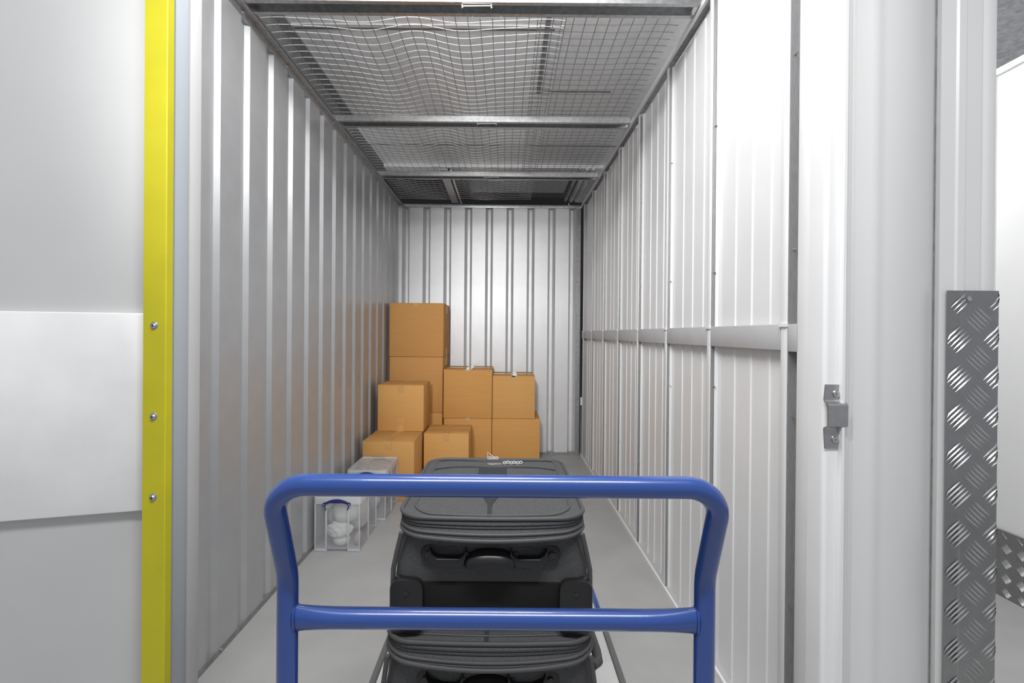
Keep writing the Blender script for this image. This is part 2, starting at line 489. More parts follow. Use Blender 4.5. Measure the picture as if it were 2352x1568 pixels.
P0 = Vector((-0.792, 1.070, 0)); ang = math.atan2(0.07, 0.244)
door = empty('door_1', P0, 'open pale grey door with a raised white panel and yellow edge strip', 'door', kind='structure')
door.rotation_euler = (0, 0, ang)
MB().box(-0.95, 0.020, 0.012, 0.045, 0.02, 2.7).build('leaf', 'paint_door', door)
MB().box(-0.93, 0.004, -0.004, 0.0115, 0.766, 1.198).build('raised_panel', 'paint_kick', door, bevel=0.003)
ys = empty('edge_strip', (-0.750, 1.045, 0), 'bright yellow metal edge strip with three screws at the left doorway', 'edge strip')
MB().prism([(-0.024, 0.0), (0.0225, 0.0), (0.0245, 0.002), (0.0245, 0.021), (0.0215, 0.021), (0.0215, 0.003), (-0.024, 0.003)], 'z', 0.02, 2.7).build('angle', 'yellow', ys)
first = None
for z in (1.171, 0.976, 0.803):
    if first is None:
        first = MB().cyl((0, -0.001, 0), 'y', 0.0058, 0.003, 16, 0.0092).build('screw', 'steel_blue', ys, loc=(-0.001, 0, z))
        dome = MB(); dome.cyl((0, -0.0035, 0), 'y', 0.0035, 0.003, 12, 0.0060).build('screw_head', 'steel', first)
        cr = MB(); cr.box(-0.003, 0.003, -0.0056, -0.0045, -0.0007, 0.0007); cr.box(-0.0007, 0.0007, -0.0056, -0.0045, -0.003, 0.003)
        cr.build('screw_slot', 'void_dark', first)
    else:
        o = share(first, ys, (-0.001, 0, z))
        for ch in first.children:
            share(ch, o, (0, 0, 0))

# ------------------------------------------------------------------ corridor wall on the far right
wc = empty('wall_corridor', (2.25, 2.5, 0), 'white ribbed corridor wall seen past the right hand pier', 'wall', kind='structure')
cpf = [(0.0, 0.0), (0.0, 0.185), (-0.006, 0.190), (-0.006, 0.205), (0.0, 0.210), (0.0, 0.30)]
cm = MB().sheet(cpf, 'z', 0.0, 2.36, (0.003, 0))
for i in range(16):
    put('corridor_panel', cm, 'paint_corridor', wc, (0, -1.65 + 0.30 * i, 0), name='panel')
t4 = tag(MB().box(2.236, 2.262, 0.8, 6.6, 2.358, 2.388).build('trim_4', 'paint_corridor', bevel=0.004),
         'white cap strip along the top of the corridor wall', 'trim', kind='structure')
kp = empty('kick_plate', (2.25, 2.5, 0), 'low tread plate kick board along the corridor wall', 'kick plate')
MB().box(-0.012, -0.007, -1.7, 3.0, 0.0, 0.297).build('plate', 'tread_plate', kp)
lst = []
tread_bars(lst, -0.8, 0.35, 0.003, 0.294, 0.066, (0.0, 0.02), 0.0014, 0.0016, 0.036)
bars_mesh(lst, lambda u, v, h: (-0.0121 - h, u, v)).build('tread_relief', 'tread_bar', kp, sharp=80)['kind'] = 'stuff'
tag(MB().box(1.1, 2.3, 6.6, 6.65, 0, 2.385).build('wall_corridor_end', 'paint_corridor'), 'plain white wall closing the side corridor', 'wall', kind='structure')
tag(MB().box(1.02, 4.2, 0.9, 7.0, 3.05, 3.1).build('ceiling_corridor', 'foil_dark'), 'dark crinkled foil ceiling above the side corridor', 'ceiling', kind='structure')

# ------------------------------------------------------------------ ceiling above the mesh
ce = empty('ceiling', (0, 3.0, 2.70), 'pale foil faced ceiling panels above the wire mesh', 'ceiling', kind='structure')
def cpan(x0, x1, y0, y1, m='foil', z0=0.0, th=0.03, name='foil_panel'):
    return MB().box(x0, x1, y0 - 3, y1 - 3, z0, z0 + th).build(name, m, ce)
cpan(-1.114, 0.195, 0.9, 2.466)
cpan(0.215, 1.0, 0.9, 3.09)
cpan(-1.114, 0.195, 2.482, 3.60)
cpan(0.196, 1.0, 3.10, 3.60)
cpan(-1.114, 1.0, 3.60, 3.95, 'deck_sheet', -0.012, name='deck_panel')
cpan(-1.114, 1.0, 3.965, 4.45, 'deck_sheet', 0.0, name='deck_panel')
cpan(-1.114, 1.0, 4.45, 4.57, 'deck_sheet', -0.025, name='deck_panel')
cpan(-1.114, 1.0, 4.575, 4.86, 'deck_sheet', 0.0, name='deck_panel')
MB().box(-1.3, 1.2, 0.9 - 3, 4.86 - 3, 0.031, 0.05).build('ceiling_backing', 'seam_dark', ce)
MB().box(-1.10, 0.285, 2.438 - 3, 2.463 - 3, -0.004, -0.0005).build('seam_tape', 'seam_tape', ce)
MB().box(0.235, 0.262, 1.0 - 3, 3.05 - 3, -0.003, -0.0005).build('seam_tape', 'seam_tape', ce)
MB().box(0.19, 0.215, 1.0 - 3, 3.12 - 3, -0.006, 0.03).build('seam_joint', 'seam_dark', ce)
MB().box(-1.10, 0.24, 2.466 - 3, 2.482 - 3, -0.003, 0.03).build('seam_joint', 'seam_dark', ce)
MB().box(0.20, 0.66, 3.085 - 3, 3.105 - 3, -0.003, 0.03).build('seam_joint', 'galvanised_dull', ce)
MB().box(-1.10, 0.98, 3.95 - 3, 3.965 - 3, -0.014, 0.02).build('seam_joint', 'seam_dark', ce)
sb = empty('steel_joist', (-1.07, 2.3, 2.42), 'dark steel joist above the mesh beside the left wall', 'joist')
MB().box(-0.075, -0.060, -1.3, 1.30, 0.0, 0.28).build('web', 'galvanised_dull', sb)
MB().box(-0.060, -0.005, -1.3, 1.30, 0.262, 0.28).build('flange', 'galvanised', sb)
MB().box(-0.060, -0.030, -1.3, 1.30, 0.13, 0.142).build('stiffener', 'galvanised_dull', sb)

# dark void past the end of the ceiling
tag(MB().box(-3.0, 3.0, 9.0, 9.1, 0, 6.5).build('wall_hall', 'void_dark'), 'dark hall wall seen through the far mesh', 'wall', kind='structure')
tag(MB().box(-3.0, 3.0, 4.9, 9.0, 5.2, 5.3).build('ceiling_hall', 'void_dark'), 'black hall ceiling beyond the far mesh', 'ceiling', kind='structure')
du = empty('air_duct', (0.12, 5.6, 2.95), 'dark grey metal duct above the far mesh', 'duct')
MB().box(-0.56, 0.62, -0.55, 0.6, 0.0, 0.5).build('duct_body', 'void_grey', du, bevel=0.01)
MB().box(-0.56, -0.53, -0.56, 0.6, -0.012, 0.0).build('duct_flange', 'galvanised', du)
for xx in (-0.45, 0.5):
    for yy in (-0.4, 0.45):
        MB().tube([(xx, yy, 0.499), (xx, yy, 2.25)], 0.008, 6).build('hanger_rod', 'galvanised_dull', du)
ss = empty('ceiling_strut', (-0.48, 4.0, 2.44), 'bright steel strut over the far end of the mesh, left', 'strut')
MB().box(-0.055, 0.015, -0.12, 0.86, 0.02, 0.024).build('web', 'seam_tape', ss)
MB().box(0.012, 0.018, -0.12, 0.86, 0.0, 0.024).build('flange', 'galvanised', ss)
MB().box(0.034, 0.046, -0.12, 0.86, 0.0, 0.02).build('flange', 'seam_tape', ss)
MB().box(0.018, 0.034, -0.12, 0.86, 0.026, 0.03).build('slot', 'void_dark', ss)
for i, (xx, rr) in enumerate(((0.600, 0.014), (0.655, 0.020), (0.704, 0.020))):
    p = MB(); p.tube([(0, -0.06, 0), (0, 0.9, 0)], rr, 12)
    oo = p.build('conduit_pipe', 'seam_tape' if i else 'galvanised', loc=(xx, 4.0, 2.505))
    tag(oo, ('thin dull pipe above the far right corner of the mesh', 'middle bright pipe above the far right corner of the mesh',
             'bright pipe closest to the white wall above the far mesh')[i], 'pipe', 'pipes above the far right corner')

# ------------------------------------------------------------------ cross beams
def beam(y0, y1, label):
    b = empty('cross_beam', (0, (y0 + y1) / 2, H), label, 'beam', 'galvanised cross beams carrying the mesh')
    w = (y1 - y0) / 2
    lip = w * 0.42
    MB().prism([(-w, 0.0), (-w + lip, 0.0), (-w + lip, 0.002), (-w + 0.002, 0.002), (-w + 0.002, 0.030), (w - 0.002, 0.030),
                (w - 0.002, 0.002), (w - lip, 0.002), (w - lip, 0.0), (w, 0.0), (w, 0.033), (-w, 0.033)], 'x', XL + 0.003, XR - 0.012).build('channel', 'galvanised', b)
    return b, w
beams = [(1.826, 1.911, 'galvanised cross beam nearest the door under the wire mesh'),
         (2.855, 2.951, 'middle galvanised cross beam under the wire mesh'),
         (3.835, 3.930, 'farthest galvanised cross beam under the wire mesh')]
for y0, y1, lb in beams:
    b, w = beam(y0, y1, lb)
    for (xa, xb, yy) in ((-0.170, -0.06, -w - 0.002 + 0.016), (-0.135, -0.025, w - 0.004)):
        c = MB()
        c.tube([(xa, yy, -0.006), (xb, yy, -0.004)], 0.0022, 6)
        c.tube([(xa, yy - 0.006, -0.002), (xa, yy, -0.012), (xa + 0.003, yy + 0.008, -0.004)], 0.0022, 6)
        c.tube([(xb, yy - 0.006, -0.002), (xb, yy, -0.012), (xb + 0.003, yy + 0.008, -0.004)], 0.0022, 6)
        c.build('wire_tie', 'wire_bright', b)

# ------------------------------------------------------------------ wire mesh ceiling
def wire_sheet(x0, x1, ya, yb_, zbase, sag, label, seedk, wm):
    e = empty('wire_mesh', ((x0 + x1) / 2, ya, zbase), label, 'wire mesh', 'wire mesh sheets over the unit')
    cxm = (x0 + x1) / 2
    spans = [1.868, 2.903, 3.883, 4.69]
    def z(x, y):
        a, b2 = 1.868, 2.903
        for s0, s1 in zip([0.9] + spans[:-1], spans):
            if s0 <= y <= s1: a, b2 = s0, s1; break
        t = (y - a) / (b2 - a)
        env = math.sin(PI * min(max(t, 0), 1)) ** 0.6
        wav = math.sin((x - x0) * 2 * PI / 0.50 + seedk + 0.35 * math.sin(y * 2.1)) * 0.6 + math.sin((x - x0) * 2 * PI / 0.31 + 1.3 + seedk) * 0.22
        return 0.004 + env * sag * wav
    mb = MB()
    n = int((x1 - x0) / 0.05)
    for i in range(n + 1):
        x = x0 + i * 0.05
        ys_ = [ya + (yb_ - ya) * j / 56 for j in range(57)]
        mb.tube([(x - cxm, y - ya, z(x, y)) for y in ys_], 0.0016, 4)
    mb.build('long_wires', 'wire', e)
    mb = MB()
    m = int((yb_ - ya) / 0.05)
    for j in range(m + 1):
        y = ya + j * 0.05
        xs = [x0 + (x1 - x0) * i / 64 for i in range(65)]
        mb.tube([(x - cxm, y - ya, z(x, y) + 0.0024) for x in xs], 0.0016, 4)
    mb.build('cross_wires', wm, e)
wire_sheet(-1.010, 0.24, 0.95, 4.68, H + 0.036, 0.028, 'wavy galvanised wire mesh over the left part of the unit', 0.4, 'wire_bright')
wire_sheet(0.128, 0.725, 0.97, 4.68, H + 0.068, 0.005, 'flatter galvanised wire mesh over the right part of the unit', 2.0, 'wire')

# ------------------------------------------------------------------ cardboard boxes
GB = 'cardboard boxes stacked at the far end'
def carton(label, x0, x1, y0, y1, z0, z1, m='card', tapes=(), front=None, side=None):
    w, dp, h = x1 - x0, y1 - y0, z1 - z0
    e = empty('cardboard_box', ((x0 + x1) / 2, (y0 + y1) / 2, z0), label, 'box', GB)
    a, b = w / 2, dp / 2
    MB().box(-a, a, -b, b, 0.001, h - 0.004).build('body', m, e, bevel=0.003)
    g = 0.0016
    MB().box(-a + 0.001, a - 0.001, -b + 0.001, -g, h - 0.0045, h).build('flap', m, e, bevel=0.0012)
    MB().box(-a + 0.001, a - 0.001, g, b - 0.001, h - 0.0045, h).build('flap', m, e, bevel=0.0012)
    MB().box(-a + 0.004, a - 0.004, -g, g, h - 0.006, h - 0.003).build('flap_gap', 'card_edge', e)
    # crease lines on the front
    for fr in (0.34, 0.67):
        MB().box(-a + 0.01, a - 0.01, -b - 0.0003, -b + 0.002, h * fr - 0.0007, h * fr + 0.0007).build('crease', 'card_b', e)
    for t in tapes:
        if t == 'x':   # tape along the top seam, turned down both ends
            MB().box(-a - 0.0006, a + 0.0006, -0.024, 0.024, h, h + 0.0006).build('tape', 'tape_tan', e)
            MB().box(a, a + 0.0008, -0.024, 0.024, h - 0.07, h + 0.0006).build('tape', 'tape_tan', e)
        if t == 'xc':
            MB().box(-a - 0.0006, a + 0.0006, -0.024, 0.024, h, h + 0.0006).build('tape', 'tape_clear', e)
            MB().box(a, a + 0.0008, -0.006, 0.010, h - 0.08, h + 0.0006).build('tape', 'tape_clear', e)
        if t == 'xl':
            MB().box(a, a + 0.0008, -0.006, 0.010, 0.0, 0.07).build('tape', 'tape_clear', e)
        if t == 'y':   # tape across, turned down the front
            MB().box(-0.024, 0.024, -b - 0.0006, b, h, h + 0.0008).build('tape', 'tape_tan', e)
            MB().box(-0.024, 0.024, -b - 0.0008, -b, h - 0.06, h + 0.0008).build('tape', 'tape_tan', e)
        if t == 'yc':
            MB().box(-0.022, 0.028, -b - 0.0006, b, h, h + 0.0010).build('tape', 'tape_clear', e)
            MB().box(-0.018, 0.018, -b - 0.0008, -b, h - 0.008, h + 0.0008).build('tape', 'tape_clear', e)
        if t == 'ft':
            MB().box(-0.025, 0.012, -b - 0.0008, -b, h - 0.028, h).build('tape', 'tape_tan', e)
        if t == 'fs':  # faint tape on the front near the foot
            MB().box(-0.030, 0.024, -b - 0.0008, -b, 0.0, 0.10).build('tape', 'tape_tan', e)
    return e
carton('big cardboard box at the top of the tall stack', -0.992, -0.527, 4.20, 4.645, 0.956, 1.419, 'card_b', ('ft', 'xc', 'xl'))
carton('big cardboard box in the middle of the tall stack', -0.990, -0.530, 4.20, 4.645, 0.476, 0.955, 'card_b', ('xc', 'fs'))
carton('mostly hidden bottom box of the tall stack', -0.990, -0.532, 4.20, 4.645, 0.0, 0.475, 'card', ())
carton('upper box of the central pair with clear tape on top', -0.517, -0.103, 4.15, 4.60, 0.438, 0.853, 'card', ('xc', 'yc'))
carton('lower box of the central pair, half hidden by the front box', -0.513, -0.105, 4.15, 4.60, 0.0, 0.437, 'card', ('yc',))
carton('smaller upper box of the rightmost pair', -0.099, 0.262, 4.15, 4.58, 0.438, 0.803, 'card_c', ('xc', 'yc', 'ft'))
carton('lower box of the rightmost pair', -0.101, 0.307, 4.15, 4.60, 0.0, 0.437, 'card', ())
carton('upper box of the front left pair by the ribbed wall', -0.960, -0.610, 3.70, 4.02, 0.413, 0.765, 'card_c', ('x', 'y', 'fs'))
carton('lower front left box behind the clear plastic box', -0.975, -0.618, 3.365, 4.03, 0.0, 0.412, 'card_c', ('x', 'y'))
carton('low box in front of the central pair', -0.604, -0.264, 3.68, 4.03, 0.0, 0.405, 'card_c', ('x', 'y'))

# ------------------------------------------------------------------ clear plastic boxes
def rrect(hw, hl, r, n=5, bulge=0.0):
    pts = []
    for cxs, cys, a0 in ((1, 1, 0), (-1, 1, PI / 2), (-1, -1, PI), (1, -1, 1.5 * PI)):
        for i in range(n + 1):
            a = a0 + PI / 2 * i / n
            pts.append([cxs * (hw - r) + r * math.cos(a), cys * (hl - r) + r * math.sin(a)])
    # points along the front edge so that it can bulge
    out = []
    m = len(pts)
    for i in range(m):
        out.append(pts[i])
        p, q = pts[i], pts[(i + 1) % m]
        if abs(p[1] + hl) < 1e-6 and abs(q[1] + hl) < 1e-6 and abs(p[0] - q[0]) > 0.02:
            for j in range(1, 12):
                out.append([p[0] + (q[0] - p[0]) * j / 12, -hl])
    for p in out:
        if p[1] < 0:
            p[1] -= bulge * max(0, 1 - (p[0] / hw) ** 2) * (p[1] / -hl) ** 2
    return out
def blob(name, m, c, sx, sy, sz, seed, parent=None, amp=0.35):
    bm = bmesh.new()
    bmesh.ops.create_icosphere(bm, subdivisions=4, radius=1.0)
    rnd = random.Random(seed)
    waves = [(Vector((rnd.uniform(-1, 1), rnd.uniform(-1, 1), rnd.uniform(-1, 1))) * rnd.uniform(2, 6), rnd.uniform(0, 6), rnd.uniform(.3, 1)) for _ in range(9)]
    for v in bm.verts:
        n = v.co.normalized()
        s = sum(w * abs(math.sin(k.dot(n) + p)) for k, p, w in waves) / 9
        v.co = n * (1 - amp * 0.4 + amp * s)
        v.co.x *= sx; v.co.y *= sy; v.co.z *= sz
        v.co.z = max(v.co.z, -sz * 0.7)
    me = bpy.data.meshes.new(name)
    bm.to_mesh(me); bm.free()
    for p in me.polygons: p.use_smooth = True
    me.materials.append(MATS[m])
    o = bpy.data.objects.new(name, me); C.objects.link(o)
    o.location = c
    return o
def clear_box(label, x0, x1, y0, y1, h):
    w, dp = x1 - x0, y1 - y0
    e = empty('storage_box', ((x0 + x1) / 2, (y0 + y1) / 2, 0), label, 'storage box', 'clear plastic storage boxes by the left wall')
    a, b = w / 2 - 0.008, dp / 2 - 0.008
    t = 0.0022
    body = MB()
    body.box(-a, a, -b, -b + t, 0.010, h - 0.035); body.box(-a, a, b - t, b, 0.010, h - 0.035)
    body.box(-a, -a + t, -b, b, 0.010, h - 0.035); body.box(a - t, a, -b, b, 0.010, h - 0.035)
    body.box(-a, a, -b, b, 0.010, 0.013)
    body.build('body', 'clear_wall', e)
    for sx in (-1, 1):
        for sy in (-1, 1):
            # thick corner columns with foot rails
            MB().box(sx * a - 0.0035, sx * a + 0.0035, sy * (b + 0.001) - 0.004, sy * (b + 0.001) + 0.004, 0.0, h - 0.035).build('corner_post', 'clear_rib', e, bevel=0.002)
            xi = sx * (a - 0.058)
            MB().box(xi - 0.0045, xi + 0.0045, sy * (b + 0.001) - 0.004, sy * (b + 0.001) + 0.004, 0.0, h - 0.045).build('rib', 'clear_rib', e, bevel=0.002)
            xa, xb = sorted((sx * (a + 0.003), sx * (a - 0.062)))
            MB().box(xa, xb, sy * b - 0.006, sy * b + 0.006, 0.0, 0.014).build('foot', 'clear_rib', e, bevel=0.003)
            MB().box(xa + .003, xb - .003, sy * b - 0.003, sy * b + 0.003, 0.015, 0.028).build('foot_lip', 'clear_wall', e)
    for sx in (-1, 1):
        for yy in (0.0,):
            MB().box(sx * (a + 0.001) - 0.003, sx * (a + 0.001) + 0.003, yy * b - 0.004, yy * b + 0.004, 0.0, h - 0.045).build('rib', 'clear_rib', e)
    # lid
    lid = MB()
    o1 = [(p[0], p[1]) for p in rrect(w / 2, dp / 2, 0.016, 4)]
    o2 = [(p[0] * 0.965, p[1] * 0.965) for p in o1]
    rings = [[(p[0], p[1], h - 0.036) for p in o1], [(p[0], p[1], h - 0.010) for p in o1], [(p[0] * .99, p[1] * .99, h) for p in o1],
             [(p[0], p[1], h) for p in o2], [(p[0], p[1], h - 0.008) for p in o2]]
    lid.ring_loft(rings, cap=False, smooth=True)
    lid.build('lid_rim', 'clear_rib', e, sharp=45)
    l2 = MB().prism(o2, 'z', h - 0.0095, h - 0.0075).build('lid_top', 'clear_lid', e)
    # lettering marks on the far rim, too small to read
    rx = random.Random(3)
    xx = -0.055
    for q in range(9):
        ww = rx.uniform(0.004, 0.012)
        MB().box(xx, xx + ww, dp / 2 - 0.008, dp / 2 - 0.003, h, h + 0.0006).build('print_mark', 'ink_blue', e)
        xx += ww + 0.003
    # clip handles at both ends
    for sy in (-1, 1):
        yy = sy * (dp / 2 + 0.004)
        hp = []
        for i in range(13):
            u = -1 + 2 * i / 12
            hp.append((u * 0.066, h - 0.036 + 0.020 * (1 - u * u)))
        top = [(p[0], p[1] + 0.0075) for p in hp]
        bot = [(p[0], min(p[1] - 0.006, h - 0.0285)) for p in hp]
        hd = MB().prism(bot + top[::-1], 'y', yy - 0.004, yy + 0.004).build('clip_handle', 'handle_navy', e, bevel=0.001)
        for sx in (-1, 1):
            MB().cyl((sx * 0.066, yy, h - 0.034), 'y', 0.008, 0.010, 14).build('pivot', 'handle_navy', hd)
            MB().cyl((sx * 0.066, yy + sy * 0.005, h - 0.034), 'y', 0.0026, 0.002, 8).build('pivot_pin', 'cloth_white', hd)
            pth = [(sx * 0.064, yy, h - 0.040), (sx * 0.061, yy, h - 0.052), (sx * 0.058, yy, h - 0.062), (sx * 0.054, yy, h - 0.062)]
            MB().tube(pth, 0.003, 6).build('clip_hook', 'handle_navy', hd)
    return e
clear_box('clear plastic storage box nearest the trolley, by the left wall', -1.004, -0.754, 2.575, 2.925, 0.288)
clear_box('clear plastic storage box in front of the lower front left cardboard box', -0.968, -0.722, 3.005, 3.345, 0.310)
GI = 'things inside the clear boxes'
tag(blob('cloth_bundle', 'cloth_white', (-0.858, 2.660, 0.185), 0.070, 0.06, 0.062, 1, amp=0.15), 'large smooth white bundle high in the near clear box', 'cloth', GI)
tag(blob('cloth_bundle', 'cloth_white', (-0.885, 2.632, 0.098), 0.070, 0.04, 0.046, 2, amp=1.2), 'crumpled white cloth in the middle of the near clear box', 'cloth', GI)
tag(blob('white_bowl', 'cloth_white', (-0.873, 2.640, 0.043), 0.045, 0.04, 0.036, 3, amp=0.06), 'round white bowl at the bottom of the near clear box', 'bowl', GI)
tag(blob('cloth_bundle', 'cloth_white', (-0.955, 2.675, 0.215), 0.030, 0.04, 0.034, 4, amp=0.5), 'small white bundle in the upper left of the near clear box', 'cloth', GI)
tag(blob('grey_pouch', 'cloth_grey', (-0.925, 2.620, 0.178), 0.016, 0.025, 0.046, 5, amp=0.4), 'grey pouch tucked against the left of the near clear box', 'pouch', GI)
tag(blob('beige_parcel', 'cloth_beige', (-0.786, 2.650, 0.045), 0.020, 0.04, 0.034, 6, amp=0.4), 'beige parcel in the lower right of the near clear box', 'parcel', GI)
tag(blob('cloth_bundle', 'cloth_white', (-0.860, 2.815, 0.14), 0.085, 0.08, 0.13, 7, amp=0.5), 'pale bundle filling the rear of the near clear box', 'cloth', GI)
tag(blob('cloth_bundle', 'cloth_pink', (-0.790, 3.170, 0.222), 0.042, 0.09, 0.048, 8, amp=0.4), 'pinkish cloth under the lid of the far clear box', 'cloth', GI)
tag(blob('cloth_bundle', 'cloth_white', (-0.875, 3.175, 0.080), 0.070, 0.11, 0.072, 9, amp=0.3), 'pale grey bundle low in the far clear box', 'cloth', GI)

# ------------------------------------------------------------------ platform trolley
tr = empty('platform_trolley', (-0.010, 1.28, 0), 'blue tube platform trolley carrying two dark suitcases', 'trolley')
def T(x, y, z):
    return (x, y - 1.28, z)
def fillet(pts, rads, n=10):
    out = [Vector(pts[0])]
    for i in range(1, len(pts) - 1):
        p, a, b = Vector(pts[i]), Vector(pts[i - 1]), Vector(pts[i + 1])
        u, v = (a - p).normalized(), (b - p).normalized()
        th = u.angle(v)
        t = rads[i - 1] / math.tan(th / 2)
        bis = (u + v).normalized()
        cc = p + bis * (rads[i - 1] / math.sin(th / 2))
        s, e_ = p + u * t - cc, p + v * t - cc
        tot = s.angle(e_)
        for j in range(n + 1):
            f = j / n
            out.append(cc + (s * math.sin((1 - f) * tot) + e_ * math.sin(f * tot)) / math.sin(tot))
    out.append(Vector(pts[-1]))
    return out
hw = 0.336
R = 0.0163
kp_ = [T(-hw, 0.785, 0.10), T(-hw, 0.785, 0.770), T(-hw, 0.722, 0.934), T(hw, 0.722, 0.934), T(hw, 0.785, 0.770), T(hw, 0.785, 0.10)]
hp = MB().tube(fillet(kp_, [0.10, 0.056, 0.056, 0.10], 14), R, 24)
hb = hp.build('push_handle', 'blue_paint', tr, sharp=80)
cb = MB(); rings = []
for i in range(33):
    u = -1 + 2 * i / 32
    x = u * (hw - 0.008)
    fl = max(0, (abs(u) - 0.72) / 0.28) ** 2
    rz, ry_ = R * (1 + 0.36 * fl), R * (1 - 0.35 * fl)
    rings.append([(x, 0.785 - 1.28 + ry_ * math.cos(2 * PI * j / 24), 0.700 + rz * math.sin(2 * PI * j / 24)) for j in range(24)])
cb.ring_loft(rings).build('cross_bar', 'blue_paint', tr, sharp=80)
for s in (-1, 1):
    wv = MB()
    ring = [(s * (hw - 0.0135), 0.785 - 1.28 + 0.0125 * math.cos(2 * PI * j / 20), 0.700 + 0.0225 * math.sin(2 * PI * j / 20)) for j in range(20)]
    wv.tube(ring, 0.0022, 6, closed=True).build('weld_bead', 'blue_paint', tr)
# platform
ZP = 0.236
MB().box(-0.322, 0.322, 0.80 - 1.28, 1.745 - 1.28, ZP - 0.016, ZP).build('deck', 'deck_board', tr)
for s in (-1, 1):
    for (ya, yb2, m) in ((0.775, 1.60, 'trolley_grey'), (1.601, 1.765, 'blue_paint')):
        xa, xb = sorted((s * 0.323, s * 0.338))
        MB().box(xa, xb, ya - 1.28, yb2 - 1.28, ZP - 0.035, ZP + 0.010).build('side_rail', m, tr, bevel=0.002)
MB().box(-0.322, 0.322, 1.747 - 1.28, 1.762 - 1.28, ZP - 0.035, ZP + 0.010).build('end_rail', 'blue_paint', tr, bevel=0.002)
MB().box(-0.322, 0.322, 0.776 - 1.28, 0.798 - 1.28, ZP - 0.035, ZP + 0.0).build('end_rail', 'trolley_grey', tr, bevel=0.002)
for s in (-1, 1):
    for yy in (0.90, 1.66):
        ca = MB().box(s * 0.255 - 0.045, s * 0.255 + 0.045, yy - 1.28 - 0.045, yy - 1.28 + 0.045, ZP - 0.032, ZP - 0.017).build('castor_plate', 'steel', tr)
        fk = MB()
        fk.box(s * 0.255 - 0.028, s * 0.255 - 0.024, yy - 1.28 - 0.025, yy - 1.28 + 0.025, 0.06, ZP - 0.032)
        fk.box(s * 0.255 + 0.024, s * 0.255 + 0.028, yy - 1.28 - 0.025, yy - 1.28 + 0.025, 0.06, ZP - 0.032)
        fk.build('castor_fork', 'steel', ca)
        wh = MB().cyl((s * 0.255, yy - 1.28, 0.078), 'x', 0.0775, 0.038, 24).build('castor_wheel', 'rubber', ca, bevel=0.006)
# flakes of debris on the deck
for (x, y, r, lb) in ((0.262, 1.34, 0.006, 'largest white paper flake on the trolley deck beside the lower suitcase'),
                      (0.25, 1.22, 0.003, 'middle sized white flake on the trolley deck, nearest the push handle'),
                      (0.27, 1.27, 0.002, 'tiniest white flake on the trolley deck near the side rail')):
    f = MB().prism([(r * math.cos(a), r * math.sin(a) * .7) for a in (0.1, 1.3, 2.4, 3.3, 4.4, 5.4)], 'z', 0, 0.0012).build('paper_flake', 'cloth_white', loc=(x, y, ZP))
    tag(f, lb, 'flake', 'flakes on the trolley deck')

